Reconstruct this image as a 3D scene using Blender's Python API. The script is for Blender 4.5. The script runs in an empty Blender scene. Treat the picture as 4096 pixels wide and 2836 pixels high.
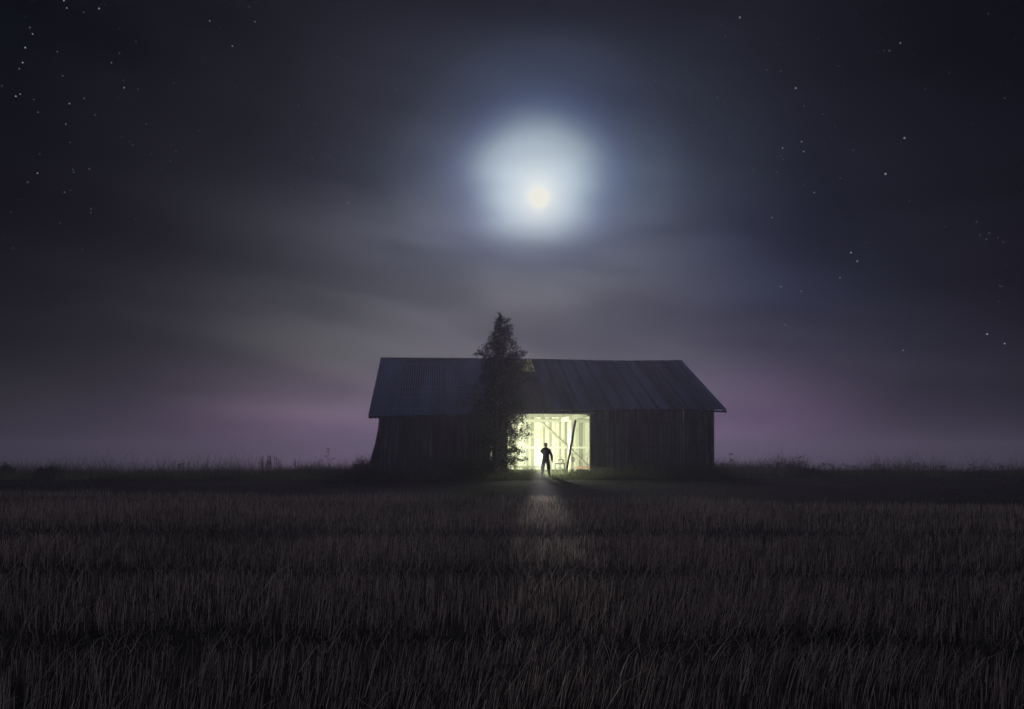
import bpy, bmesh, math, random
import numpy as np
from mathutils import Vector, Matrix

random.seed(7)
rng = np.random.default_rng(11)
scene = bpy.context.scene
C = scene.collection

# ---------------------------------------------------------------- camera
FPX, CX, HY, EYE = 2600.0, 2048.0, 1800.0, 1.41     # focal length and horizon of a 4096 x 2836 frame
cam_d = bpy.data.cameras.new('camera')
cam = bpy.data.objects.new('camera', cam_d)
C.objects.link(cam)
cam.location = (0, 0, EYE)
cam.rotation_euler = (math.radians(90), 0, 0)
cam_d.sensor_width = 36
cam_d.lens = 36 * FPX / 4096
cam_d.shift_y = (HY - 1418) / 4096
cam_d.clip_start = 0.05
cam_d.clip_end = 30000
scene.camera = cam
scene.view_settings.view_transform = 'Standard'
scene.view_settings.look = 'None'
scene.view_settings.gamma = 1
scene.view_settings.exposure = 0
scene.cycles.use_denoising = True
scene.cycles.max_bounces = 8
scene.cycles.volume_bounces = 1
scene.cycles.sample_clamp_indirect = 3


def direction(px, py):
    """azimuth and elevation of a photograph position"""
    az = math.atan((px - CX) / FPX)
    el = math.atan((HY - py) / FPX * math.cos(az))
    return az, el


def at(px, py, Y):
    return Vector(((px - CX) / FPX * Y, Y, EYE + (HY - py) / FPX * Y))


def lin(c):
    return tuple(((v / 255 + .055) / 1.055) ** 2.4 if v > 10 else v / 255 / 12.92 for v in c)


# ---------------------------------------------------------------- node helper
class NT:
    def __init__(self, tree):
        self.t = tree
        self.n = tree.nodes
        self.n.clear()

    def new(self, kind, **kw):
        nd = self.n.new(kind)
        for k, v in kw.items():
            setattr(nd, k, v)
        return nd

    def put(self, sock, v):
        if hasattr(v, 'is_output'):
            self.t.links.new(v, sock)
        else:
            sock.default_value = v

    def math(self, op, a, b=0.0, c=0.0, clamp=False):
        nd = self.new('ShaderNodeMath', operation=op, use_clamp=clamp)
        self.put(nd.inputs[0], a)
        self.put(nd.inputs[1], b)
        self.put(nd.inputs[2], c)
        return nd.outputs[0]

    def smooth(self, v, a, b, lo=0.0, hi=1.0):
        nd = self.new('ShaderNodeMapRange', interpolation_type='SMOOTHSTEP')
        for i, x in enumerate((v, a, b, lo, hi)):
            self.put(nd.inputs[i], x)
        return nd.outputs[0]

    def mix(self, f, a, b, mode='MIX'):
        nd = self.new('ShaderNodeMix', data_type='RGBA', blend_type=mode)
        self.put(nd.inputs[0], f)
        self.put(nd.inputs[6], a)
        self.put(nd.inputs[7], b)
        return nd.outputs[2]

    def ramp(self, f, stops, interp='LINEAR'):
        nd = self.new('ShaderNodeValToRGB')
        cr = nd.color_ramp
        cr.interpolation = interp
        while len(cr.elements) < len(stops):
            cr.elements.new(1.0)
        for e, (p, c) in zip(cr.elements, stops):
            e.position = p
        for e, (p, c) in zip(cr.elements, stops):
            e.color = (*c, 1)
        self.put(nd.inputs[0], f)
        return nd.outputs[0]

    def noise(self, vec, scale, detail=2.0, rough=.5, dist=0.0):
        nd = self.new('ShaderNodeTexNoise')
        if vec is not None:
            self.put(nd.inputs['Vector'], vec)
        nd.inputs['Scale'].default_value = scale
        nd.inputs['Detail'].default_value = detail
        nd.inputs['Roughness'].default_value = rough
        nd.inputs['Distortion'].default_value = dist
        return nd.outputs[0]

    def comb(self, x, y, z):
        nd = self.new('ShaderNodeCombineXYZ')
        for i, v in enumerate((x, y, z)):
            self.put(nd.inputs[i], v)
        return nd.outputs[0]


# ---------------------------------------------------------------- night sky (world)
SKY_X = [0, 600, 1200, 1700, 2150, 2600, 3050, 3500, 4096]
SKY = {
    0:    [(4, 8, 14), (13, 15, 22), (20, 21, 30), (22, 23, 33), (24, 25, 36), (21, 22, 31), (13, 15, 25), (6, 10, 18), (4, 7, 13)],
    350:  [(6, 10, 15), (15, 17, 24), (26, 27, 35), (40, 44, 56), (48, 57, 75), (40, 46, 60), (20, 24, 33), (11, 14, 24), (5, 9, 17)],
    700:  [(10, 11, 16), (20, 20, 27), (36, 38, 47), (68, 73, 86), (95, 104, 120), (62, 73, 88), (29, 33, 48), (16, 19, 29), (9, 11, 20)],
    1000: [(13, 13, 18), (24, 25, 33), (54, 55, 63), (90, 93, 107), (108, 112, 126), (76, 82, 97), (27, 32, 55), (19, 23, 35), (15, 15, 24)],
    1250: [(19, 19, 24), (34, 33, 41), (69, 70, 76), (95, 95, 103), (99, 99, 106), (83, 83, 97), (41, 45, 67), (26, 30, 45), (18, 17, 27)],
    1450: [(30, 32, 32), (48, 46, 53), (82, 82, 82), (95, 93, 102), (95, 93, 102), (88, 86, 99), (68, 65, 80), (41, 41, 54), (25, 25, 33)],
    1650: [(38, 36, 44), (62, 55, 69), (118, 97, 119), (108, 98, 117), (104, 94, 113), (106, 95, 118), (106, 82, 114), (54, 49, 66), (32, 31, 42)],
    1800: [(34, 31, 42), (64, 54, 72), (140, 100, 138), (118, 100, 126), (108, 96, 118), (112, 97, 124), (122, 86, 128), (56, 46, 70), (32, 29, 42)],
}
SKY_Y = sorted(SKY)


def sky_table(px, py):
    px = min(max(px, 0), 4096)
    py = min(max(py, 0), 1800)
    i = max(k for k in range(len(SKY_Y) - 1) if SKY_Y[k] <= py)
    j = max(k for k in range(len(SKY_X) - 1) if SKY_X[k] <= px)
    fy = (py - SKY_Y[i]) / (SKY_Y[i + 1] - SKY_Y[i])
    fx = (px - SKY_X[j]) / (SKY_X[j + 1] - SKY_X[j])
    out = []
    for k in range(3):
        a = SKY[SKY_Y[i]][j][k] * (1 - fx) + SKY[SKY_Y[i]][j + 1][k] * fx
        b = SKY[SKY_Y[i + 1]][j][k] * (1 - fx) + SKY[SKY_Y[i + 1]][j + 1][k] * fx
        out.append(a * (1 - fy) + b * fy)
    return lin(out)


OVERHEAD = (.016, .023, .046)          # the sky above and behind the photographer
MOON_AZ, MOON_EL = direction(2155, 790)
HALO_AZ, HALO_EL = direction(2142, 742)

world = bpy.data.worlds.new('World')
scene.world = world
world.use_nodes = True
w = NT(world.node_tree)
sep = w.new('ShaderNodeSeparateXYZ')
w.put(sep.inputs[0], w.new('ShaderNodeTexCoord').outputs['Generated'])
dx, dy, dz = sep.outputs
az = w.math('ARCTAN2', dx, dy)
el = w.math('ARCSINE', dz)
# soft streaky cloud bands, drawn out sideways
cl = w.noise(w.comb(w.math('MULTIPLY', az, 2.2), w.math('MULTIPLY_ADD', az, 1.1, w.math('MULTIPLY', el, 9.0)), 3.7), 1.35, 2.0, .45, .25)
wob = w.math('MULTIPLY_ADD', cl, .05, -.025)
el2 = w.math('ADD', el, w.math('MULTIPLY', wob, .55))
AZR = 45
fac = w.math('MULTIPLY_ADD', az, 1 / math.radians(2 * AZR), .5, clamp=True)
rows = [math.radians(v) for v in (0.0, 2.2, 5.0, 8.5, 12.5, 17.5, 22.5, 28.5, 36.0)]
cols = np.linspace(-AZR, AZR, 17)
col = None
for k, e in enumerate(rows):
    stops = []
    for a in cols:
        ar = math.radians(a)
        stops.append(((a + AZR) / (2 * AZR), sky_table(CX + FPX * math.tan(ar), HY - FPX * math.tan(e) / math.cos(ar))))
    r = w.ramp(fac, stops, 'B_SPLINE')
    col = r if col is None else w.mix(w.smooth(el2, rows[k - 1], e), col, r)
col = w.mix(w.smooth(el, math.radians(37), math.radians(70)), col, (*OVERHEAD, 1))
behind = w.mix(w.smooth(el, .05, .55), (.074, .073, .094, 1), (*OVERHEAD, 1))      # unseen misty horizon behind the photographer, brightened to lift field and barn
col = w.mix(w.smooth(dy, .55, -.1), col, behind)
col = w.mix(1.0, col, w.mix(w.smooth(cl, .32, .68), (.74, .755, .79, 1), (1.19, 1.18, 1.16, 1)), 'MULTIPLY')
# corona of the moon behind thin cloud
da = w.math('MULTIPLY', w.math('SUBTRACT', az, HALO_AZ), math.cos(HALO_EL) / 1.10)
de = w.math('SUBTRACT', el, HALO_EL)
dist = w.math('SQRT', w.math('ADD', w.math('MULTIPLY', da, da), w.math('MULTIPLY', de, de)))
dist = w.math('ADD', dist, w.math('MULTIPLY', wob, 1.5))
PXR = 1 / FPX * math.cos(HALO_EL) ** 2 * 1.03
R0 = 615 * PXR
halo = w.ramp(w.math('DIVIDE', dist, R0), [
    (0.0, (.46, .53, .55)), (.12, (.45, .52, .56)), (.22, (.40, .47, .52)), (.31, (.28, .34, .39)),
    (.39, (.145, .185, .24)), (.47, (.058, .076, .135)), (.56, (.022, .030, .068)), (.68, (.012, .018, .030)), (.85, (.004, .006, .010)), (.93, (0, 0, 0)), (.96, (0, 0, 0)), (1.0, (0, 0, 0))], 'B_SPLINE')
band = w.smooth(w.math('ADD', el, w.math('MULTIPLY', wob, 1.2)), direction(2150, 1130)[1], direction(2150, 850)[1], .12, 1.0)
band = w.math('MULTIPLY', band, w.smooth(cl, .30, .62, .78, 1.06))
halo = w.mix(1.0, halo, w.comb(band, band, band), 'MULTIPLY')
col = w.mix(1.0, col, halo, 'ADD')
da = w.math('MULTIPLY', w.math('SUBTRACT', az, MOON_AZ), math.cos(MOON_EL))
de = w.math('SUBTRACT', el, MOON_EL)
dist = w.math('SQRT', w.math('ADD', w.math('MULTIPLY', da, da), w.math('MULTIPLY', de, de)))
core = w.ramp(w.math('DIVIDE', dist, 210 * PXR), [(0, (.30, .24, .13)), (.2, (.235, .185, .09)), (.34, (.12, .09, .04)), (.52, (.045, .036, .015)), (.75, (.012, .010, .005)), (.93, (0, 0, 0)), (.96, (0, 0, 0)), (1, (0, 0, 0))], 'B_SPLINE')
col = w.mix(1.0, col, core, 'ADD')
bg = w.new('ShaderNodeBackground')
w.put(bg.inputs[0], col)
bg.inputs[1].default_value = 1.0
w.put(w.new('ShaderNodeOutputWorld').inputs[0], bg.outputs[0])
world.cycles.sampling_method = 'MANUAL'
world.cycles.sample_map_resolution = 512

# ---------------------------------------------------------------- moonlight
sun_d = bpy.data.lights.new('moonlight', 'SUN')
sun_d.energy = 0.35
sun_d.angle = math.radians(8)
sun_d.color = (.88, .80, 1.0)
sun = bpy.data.objects.new('moonlight', sun_d)
C.objects.link(sun)
SUN_EL = MOON_EL + math.radians(3.0)
mdir = Vector((math.sin(MOON_AZ) * math.cos(SUN_EL), math.cos(MOON_AZ) * math.cos(SUN_EL), math.sin(SUN_EL)))
sun.rotation_euler = (-mdir).to_track_quat('-Z', 'Y').to_euler()
HAZE = 0.0033


# ---------------------------------------------------------------- tagging and mesh helpers
def tag(o, label=None, cat=None, group=None, kind=None):
    for k, v in (('label', label), ('category', cat), ('group', group), ('kind', kind)):
        if v:
            o[k] = v
    return o


def empty(name, loc=(0, 0, 0), rz=0.0):
    o = bpy.data.objects.new(name, None)
    C.objects.link(o)
    o.location = loc
    o.rotation_euler = (0, 0, rz)
    o.empty_display_size = .2
    return o


class MB:
    def __init__(self):
        self.v, self.f, self.r = [], [], []

    def face(self, idx, r):
        self.f.append(idx)
        self.r.append(r)

    def hexa(self, p, r=None):
        """eight corners: bottom ring of four, top ring of four"""
        r = random.random() if r is None else r
        b = len(self.v)
        self.v += [tuple(q) for q in p]
        for q in ((0, 3, 2, 1), (4, 5, 6, 7), (0, 1, 5, 4), (1, 2, 6, 5), (2, 3, 7, 6), (3, 0, 4, 7)):
            self.face(tuple(b + i for i in q), r)

    def box(self, x0, x1, y0, y1, z0, z1, r=None):
        self.hexa([(x0, y0, z0), (x1, y0, z0), (x1, y1, z0), (x0, y1, z0), (x0, y0, z1), (x1, y0, z1), (x1, y1, z1), (x0, y1, z1)], r)

    def bar(self, a, b, w, h, r=None, up=(0, 0, 1)):
        a, b = Vector(a), Vector(b)
        d = (b - a).normalized()
        s = d.cross(Vector(up))
        if s.length < 1e-4:
            s = Vector((1, 0, 0))
        s.normalize()
        t = s.cross(d)
        s, t = s * (w / 2), t * (h / 2)
        self.hexa([a - s - t, a + s - t, a + s + t, a - s + t, b - s - t, b + s - t, b + s + t, b - s + t], r)

    def tube(self, pts, rad, seg=8, r=None, cap=True):
        r = random.random() if r is None else r
        pts = [Vector(p) for p in pts]
        base = len(self.v)
        n = len(pts)
        ref = Vector((.31, .95, .05))
        for i, p in enumerate(pts):
            d = (pts[min(i + 1, n - 1)] - pts[max(i - 1, 0)]).normalized()
            s = d.cross(ref)
            if s.length < .05:
                s = d.cross(Vector((1, 0, 0)))
            s.normalize()
            t = d.cross(s)
            q = rad[i] if hasattr(rad, '__len__') else rad
            for k in range(seg):
                a = 2 * math.pi * k / seg
                self.v.append(tuple(p + s * (q * math.cos(a)) + t * (q * math.sin(a))))
        for i in range(n - 1):
            for k in range(seg):
                a, b = base + i * seg + k, base + i * seg + (k + 1) % seg
                self.face((a, b, b + seg, a + seg), r)
        if cap:
            self.face(tuple(base + k for k in range(seg)), r)
            self.face(tuple(base + (n - 1) * seg + k for k in reversed(range(seg))), r)

    def ball(self, c, rx, ry=None, rz=None, seg=14, rings=9, r=.5):
        ry = rx if ry is None else ry
        rz = rx if rz is None else rz
        base = len(self.v)
        c = Vector(c)
        for i in range(rings + 1):
            th = math.pi * i / rings
            for k in range(seg):
                ph = 2 * math.pi * k / seg
                self.v.append((c.x + rx * math.sin(th) * math.cos(ph), c.y + ry * math.sin(th) * math.sin(ph), c.z + rz * math.cos(th)))
        for i in range(rings):
            for k in range(seg):
                a, b = base + i * seg + k, base + i * seg + (k + 1) % seg
                self.face((a, a + seg, b + seg, b), r)

    def build(self, name, m, parent=None, smooth=False, bevel=0):
        me = bpy.data.meshes.new(name)
        me.from_pydata(self.v, [], self.f)
        at_ = me.attributes.new('tone', 'FLOAT', 'FACE')
        at_.data.foreach_set('value', np.array(self.r, dtype=np.float32))
        me.materials.append(m)
        if smooth:
            me.polygons.foreach_set('use_smooth', [True] * len(me.polygons))
        me.update()
        o = bpy.data.objects.new(name, me)
        C.objects.link(o)
        if parent:
            o.parent = parent
        if bevel:
            b = o.modifiers.new('bevel', 'BEVEL')
            b.width = bevel
            b.segments = 2
        return o


def np_mesh(name, verts, quads=None, tris=None, tone=None, m=None, parent=None):
    """large meshes straight from arrays; tone is one value per face"""
    nq = 0 if quads is None else len(quads)
    nt = 0 if tris is None else len(tris)
    me = bpy.data.meshes.new(name)
    me.vertices.add(len(verts))
    me.vertices.foreach_set('co', np.ascontiguousarray(verts, dtype=np.float32).ravel())
    loops = []
    if nq:
        loops.append(quads.ravel())
    if nt:
        loops.append(tris.ravel())
    loops = np.concatenate(loops).astype(np.int32)
    me.loops.add(len(loops))
    me.loops.foreach_set('vertex_index', loops)
    starts = np.concatenate([np.arange(nq) * 4, nq * 4 + np.arange(nt) * 3]).astype(np.int32)
    me.polygons.add(nq + nt)
    me.polygons.foreach_set('loop_start', starts)
    if tone is not None:
        a = me.attributes.new('tone', 'FLOAT', 'FACE')
        a.data.foreach_set('value', np.ascontiguousarray(tone, dtype=np.float32))
    me.update(calc_edges=True)
    if m:
        me.materials.append(m)
    o = bpy.data.objects.new(name, me)
    C.objects.link(o)
    if parent:
        o.parent = parent
    return o


# ---------------------------------------------------------------- materials
def mat(name, c0, c1, rough=.85, scale=(6, 6, 6), tone=.5, spec=.2, bump=0.0, metal=0.0, translucent=0.0, detail=4.0, stain=None, lo=.2, hi=.8):
    m = bpy.data.materials.new(name)
    m.use_nodes = True
    t = NT(m.node_tree)
    co = t.new('ShaderNodeTexCoord').outputs['Object']
    mp = t.new('ShaderNodeMapping')
    t.put(mp.inputs[0], co)
    mp.inputs['Scale'].default_value = scale
    n = t.noise(mp.outputs[0], 1.0, detail, .6)
    a = t.new('ShaderNodeAttribute', attribute_name='tone', attribute_type='GEOMETRY').outputs['Fac']
    f = t.math('ADD', t.math('MULTIPLY', n, 1 - tone), t.math('MULTIPLY', a, tone))
    f = t.smooth(f, lo, hi)
    c = t.mix(f, (*c0, 1), (*c1, 1))
    if stain:
        sc, colr, lo, hi = stain
        n2 = t.noise(co, sc, 5.0, .65)
        c = t.mix(t.smooth(n2, lo, hi), c, (*colr, 1))
    b = t.new('ShaderNodeBsdfPrincipled')
    t.put(b.inputs['Base Color'], c)
    b.inputs['Roughness'].default_value = rough
    b.inputs['Specular IOR Level'].default_value = spec
    b.inputs['Metallic'].default_value = metal
    if bump:
        bp = t.new('ShaderNodeBump')
        bp.inputs['Strength'].default_value = bump
        bp.inputs['Distance'].default_value = .02
        t.put(bp.inputs['Height'], n)
        t.put(b.inputs['Normal'], bp.outputs[0])
    sh = b.outputs[0]
    if translucent:
        tr = t.new('ShaderNodeBsdfTranslucent')
        t.put(tr.inputs[0], c)
        mx = t.new('ShaderNodeMixShader')
        mx.inputs[0].default_value = translucent
        t.put(mx.inputs[1], sh)
        t.put(mx.inputs[2], tr.outputs[0])
        sh = mx.outputs[0]
    t.put(t.new('ShaderNodeOutputMaterial').inputs[0], sh)
    return m


def emit(name, c, s, sample=True):
    m = bpy.data.materials.new(name)
    m.use_nodes = True
    t = NT(m.node_tree)
    e = t.new('ShaderNodeEmission')
    e.inputs[0].default_value = (*c, 1)
    e.inputs[1].default_value = s
    t.put(t.new('ShaderNodeOutputMaterial').inputs[0], e.outputs[0])
    if not sample:
        m.cycles.emission_sampling = 'NONE'
    return m


M = {}
M['boards'] = mat('weathered_boards', (.03, .03, .038), (.60, .585, .64), .9, (18, 18, .42), .12, .15, .25, stain=(.8, (.03, .03, .036), .50, .72), lo=.40, hi=.84)
M['pale_board'] = mat('pale_board', (.28, .26, .26), (.46, .43, .42), .9, (9, 9, .6), .4, .15, .2)
M['planed'] = mat('inner_boards', (.27, .27, .21), (.66, .66, .55), .8, (14, 14, .8), .75, .2, .15, stain=(2.2, (.30, .28, .2), .56, .8))
M['timber'] = mat('inner_timber', (.36, .35, .28), (.56, .55, .46), .8, (10, 10, 10), .3, .2, .15)
M['log'] = mat('dark_log', (.010, .009, .009), (.030, .027, .026), .95, (12, 12, 2), .2, .1, .4)
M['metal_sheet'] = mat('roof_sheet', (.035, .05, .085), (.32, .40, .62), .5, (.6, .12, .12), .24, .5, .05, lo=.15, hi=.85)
M['rust_sheet'] = mat('old_roof_sheet', (.055, .05, .055), (.12, .105, .10), .75, (3, .4, .4), .4, .3, .1)
M['skylight'] = mat('fibreglass_sheet', (.06, .055, .045), (.50, .47, .36), .6, (10, .5, .5), .15, .3, 0, translucent=.4, stain=(1.6, (.05, .045, .04), .42, .6))
M['galvanised'] = mat('galvanised_sheet', (.26, .25, .22), (.42, .41, .36), .55, (3, .4, .4), .4, .4, .1)
M['soil'] = mat('soil', (.018, .016, .015), (.05, .044, .04), 1.0, (1.7, 1.7, 1.7), 0, .05, .6, detail=8, stain=(.25, (.028, .028, .018), .45, .65))
M['track'] = mat('track_soil', (.022, .020, .020), (.055, .05, .048), 1.0, (.8, 3.0, 3.0), 0, .05, .6, detail=8)
M['straw'] = mat('straw', (.11, .094, .082), (.60, .51, .435), .8, (3, 3, 3), .8, .25, 0, translucent=.5)
M['grass'] = mat('tall_grass', (.06, .068, .05), (.27, .29, .17), .85, (1.2, 1.2, .6), .6, .15, 0, translucent=.6)
M['leaf'] = mat('birch_leaf', (.036, .042, .025), (.15, .16, .095), .7, (2, 2, 2), .75, .3, 0, translucent=.1)
M['bark'] = mat('birch_bark', (.16, .15, .14), (.62, .60, .56), .85, (7, 7, 22), 0, .2, .3)
M['weed'] = mat('dry_weed', (.06, .05, .04), (.16, .13, .10), .9, (4, 4, 4), .5, .1)
M['cloth'] = mat('dark_jacket', (.012, .012, .016), (.028, .027, .034), .95, (20, 20, 20), .1, .05, .2)
M['trousers'] = mat('dark_trousers', (.012, .012, .013), (.024, .024, .026), .95, (20, 20, 20), .1, .05, .2)
M['boot'] = mat('rubber_boot', (.010, .010, .010), (.02, .02, .02), .6, (15, 15, 15), .1, .3)
M['skin'] = mat('skin', (.22, .14, .10), (.28, .18, .13), .6, (9, 9, 9), .1, .3)
M['hair'] = mat('dark_hair', (.012, .010, .008), (.03, .024, .02), .8, (60, 60, 20), .1, .2)
M['iron'] = mat('cast_iron', (.010, .010, .010), (.03, .028, .026), .6, (20, 20, 20), .2, .4)
M['red'] = mat('red_paint', (.34, .13, .10), (.46, .22, .17), .8, (8, 8, 8), .3, .2)
M['globe'] = emit('lit_lamp_globe', (1.0, .98, .72), 9.0)
M['hand_globe'] = emit('lit_hand_lamp_globe', (1.0, 1.0, .78), 7.0)
M['moon'] = emit('moon_surface', (1.0, .985, .89), .88, False)
M['star'] = emit('star_light', (.88, .94, 1.0), .30, False)
M['faint_star'] = emit('faint_star_light', (.85, .92, 1.0), .11, False)

# ---------------------------------------------------------------- moon and stars
def dir_vec(px, py):
    return Vector(((px - CX) / FPX, 1, (HY - py) / FPX)).normalized()


mb = MB()
MD = 8000
mb.ball((0, 0, 0), MD * 40 / FPX * .92, seg=48, rings=24)
mo = mb.build('moon', M['moon'], smooth=True)
mo.location = dir_vec(2155, 790) * MD
tag(mo, 'pale yellow moon glowing through thin cloud above the barn', 'moon')

BRIGHT = [(392, 3), (410, 48), (608, 51), (200, 207), (155, 291), (139, 383), (124, 577), (97, 590), (404, 761), (230, 1062), (396, 1179),
          (548, 1035), (684, 384), (762, 537), (517, 604), (426, 635), (1287, 127), (1426, 282), (1565, 132), (2139, 1244)]
MEDIUM = [(513, 74), (183, 168), (756, 492), (846, 547), (1529, 41), (2016, 962), (2076, 346), (1830, 645), (1080, 927), (896, 760), (796, 868),
          (814, 888), (745, 837), (835, 254), (733, 326), (244, 944), (428, 873), (67, 1302), (170, 1117), (507, 1530), (370, 1369), (1782, 1154),
          (1934, 760), (1069, 506), (385, 464), (119, 420), (208, 609), (234, 688), (584, 704), (447, 1039), (453, 1056), (1852, 1002), (1917, 973),
          (1299, 1163), (559, 1281), (557, 1305), (832, 1344), (1219, 800), (1045, 989), (80, 1521), (352, 316), (12, 526), (432, 1166), (929, 946)]
BRIGHT_R = [(287, 77), (999, 190), (535, 390), (561, 627), (570, 671), (477, 656), (617, 853), (933, 770), (429, 964), (780, 1119), (808, 1157),
            (731, 1230), (469, 1270), (559, 1290), (487, 1439), (1461, 1522), (1017, 611), (1384, 1480), (1011, 1552)]
MEDIUM_R = [(223, 162), (634, 170), (925, 224), (947, 224), (953, 225), (469, 691), (479, 706), (571, 816), (733, 788), (790, 665), (1337, 982),
            (1390, 61), (1434, 1337), (1353, 1042), (1380, 1060), (1392, 1033), (1432, 1052), (1456, 1073), (742, 985), (848, 1072), (216, 453),
            (187, 432), (245, 608), (724, 293), (656, 504), (1109, 395), (1216, 321), (1462, 434), (635, 1107), (347, 750), (452, 763), (1040, 890),
            (1196, 1005), (406, 310), (468, 315), (78, 556), (1439, 1266), (1449, 1270), (1308, 1299), (983, 1308), (571, 468), (710, 560)]
CENTRE = [(367, 102), (1371, 55), (1874, 63), (1873, 185), (1870, 283), (2104, 463), (2128, 1440), (91, 858), (286, 241)]
SD = 9000
bright, faint = MB(), MB()


def star(b, px, py, r):
    p = dir_vec(px, py) * SD
    b.ball(p, SD * r / FPX, seg=6, rings=4)


for x, y in BRIGHT:
    star(bright, x * .6516, y * .6516, random.uniform(1.7, 2.6))
for x, y in BRIGHT_R:
    star(bright, 2700 + x * .9024, y * .9024, random.uniform(2.4, 3.4))
for x, y in MEDIUM:
    star(faint, x * .6516, y * .6516, random.uniform(1.8, 2.5))
for x, y in MEDIUM_R:
    star(faint, 2700 + x * .9024, y * .9024, random.uniform(1.8, 2.5))
for x, y in CENTRE:
    star(faint, 1400 + x * .6516, 200 + y * .6516, random.uniform(1.8, 2.6))
for k in range(330):
    x, y = random.uniform(-900, 5000), random.uniform(-900, 1300)
    if abs(x - 2150) < 850 and y > 150 or random.random() < .3 * (y > 1000):
        continue
    star(faint, x, y, random.uniform(.8, 1.6))
for b, m, n, lab in ((bright, M['star'], 'bright_stars', 'brighter white stars scattered over the night sky'), (faint, M['faint_star'], 'faint_stars', 'faint tiny stars scattered over the night sky')):
    tag(b.build(n, m), lab, 'stars', kind='stuff')

# ---------------------------------------------------------------- ground
BARN_T = .105
BARN_O = Vector((-.2215 * 33, 33, 0))
UD = Vector((math.cos(BARN_T), math.sin(BARN_T), 0))
VD = Vector((-math.sin(BARN_T), math.cos(BARN_T), 0))
BL, BHALF = 19.0, 6.75


def to_barn(x, y):
    qx, qy = x - BARN_O.x, y - BARN_O.y
    return qx * UD.x + qy * UD.y, qx * VD.x + qy * VD.y


def vnoise(x, y, s, seed):
    """smooth value noise on arrays"""
    g = np.random.default_rng(seed).random((64, 64))
    X, Y = x / s + 1000, y / s + 1000
    xi, yi = np.floor(X).astype(int), np.floor(Y).astype(int)
    fx, fy = X - xi, Y - yi
    fx, fy = fx * fx * (3 - 2 * fx), fy * fy * (3 - 2 * fy)
    xi, yi = xi % 64, yi % 64
    x1, y1 = (xi + 1) % 64, (yi + 1) % 64
    return (g[xi, yi] * (1 - fx) + g[x1, yi] * fx) * (1 - fy) + (g[xi, y1] * (1 - fx) + g[x1, y1] * fx) * fy


def field_edge(x):
    return np.clip(17.95 - .2 * x, 13.5, 24.5)


def crest(x):
    return np.where(x < 0, np.maximum(41 + .36 * x, 32.2), np.maximum(41 - .42 * x, 34.6))


def ground_z(x, y):
    """gentle bumps of the field and the verge; level under the barn"""
    x, y = np.asarray(x, float), np.asarray(y, float)
    z = (vnoise(x, y, 2.6, 3) - .5) * .06 + (vnoise(x, y, .7, 4) - .5) * .03
    qx, qy = x - BARN_O.x, y - BARN_O.y
    u, v = qx * UD.x + qy * UD.y, qx * VD.x + qy * VD.y
    out = np.maximum.reduce([-u, u - BL, -v, v - 2 * BHALF])
    z = z * np.clip(out / 1.5, 0, 1)
    far = np.clip((np.hypot(x, y) - 60) / 60, 0, 1)
    fall = np.clip(y - crest(x), 0, None)
    return z * (1 - far) * np.clip((np.hypot(x, y)) / 2, .2, 1) - .05 * fall * fall / (fall + 5) * np.clip(out / 3, 0, 1)      # the land falls away behind the barn


gx = np.concatenate([np.linspace(-640, -60, 24, endpoint=False), np.linspace(-60, 60, 281), np.linspace(60, 640, 25)[1:]])
gy = np.concatenate([np.linspace(-640, -8, 24, endpoint=False), np.linspace(-8, 60, 171), np.linspace(60, 640, 25)[1:]])
GX, GY = np.meshgrid(gx, gy, indexing='ij')
GZ = ground_z(GX, GY)
idx = np.arange(GX.size).reshape(GX.shape)
quads = np.stack([idx[:-1, :-1].ravel(), idx[1:, :-1].ravel(), idx[1:, 1:].ravel(), idx[:-1, 1:].ravel()], 1)
gr = np_mesh('ground', np.stack([GX.ravel(), GY.ravel(), GZ.ravel()], 1), quads, m=M['soil'])
gr.data.polygons.foreach_set('use_smooth', [True] * len(gr.data.polygons))
tag(gr, kind='structure')

# the earth track between the stubble and the barn
tx = np.linspace(-55, 55, 260)
ts = np.linspace(0, 1, 26)
TX, TS = np.meshgrid(tx, ts, indexing='ij')
TY = (field_edge(TX) + .3) * (1 - TS) + (30.2 + .105 * TX) * TS
TZ = ground_z(TX, TY) + .006 + (.02 * np.sin(TS * math.pi * 5) + .05 * (vnoise(TX, TY, 1.2, 9) - .3)) * np.sin(TS * math.pi)
TZ = np.maximum(TZ, ground_z(TX, TY) + .004)
idx = np.arange(TX.size).reshape(TX.shape)
quads = np.stack([idx[:-1, :-1].ravel(), idx[1:, :-1].ravel(), idx[1:, 1:].ravel(), idx[:-1, 1:].ravel()], 1)
tr = np_mesh('track', np.stack([TX.ravel(), TY.ravel(), TZ.ravel()], 1), quads, m=M['track'])
tr.data.polygons.foreach_set('use_smooth', [True] * len(tr.data.polygons))
tag(tr, kind='structure')


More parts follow.
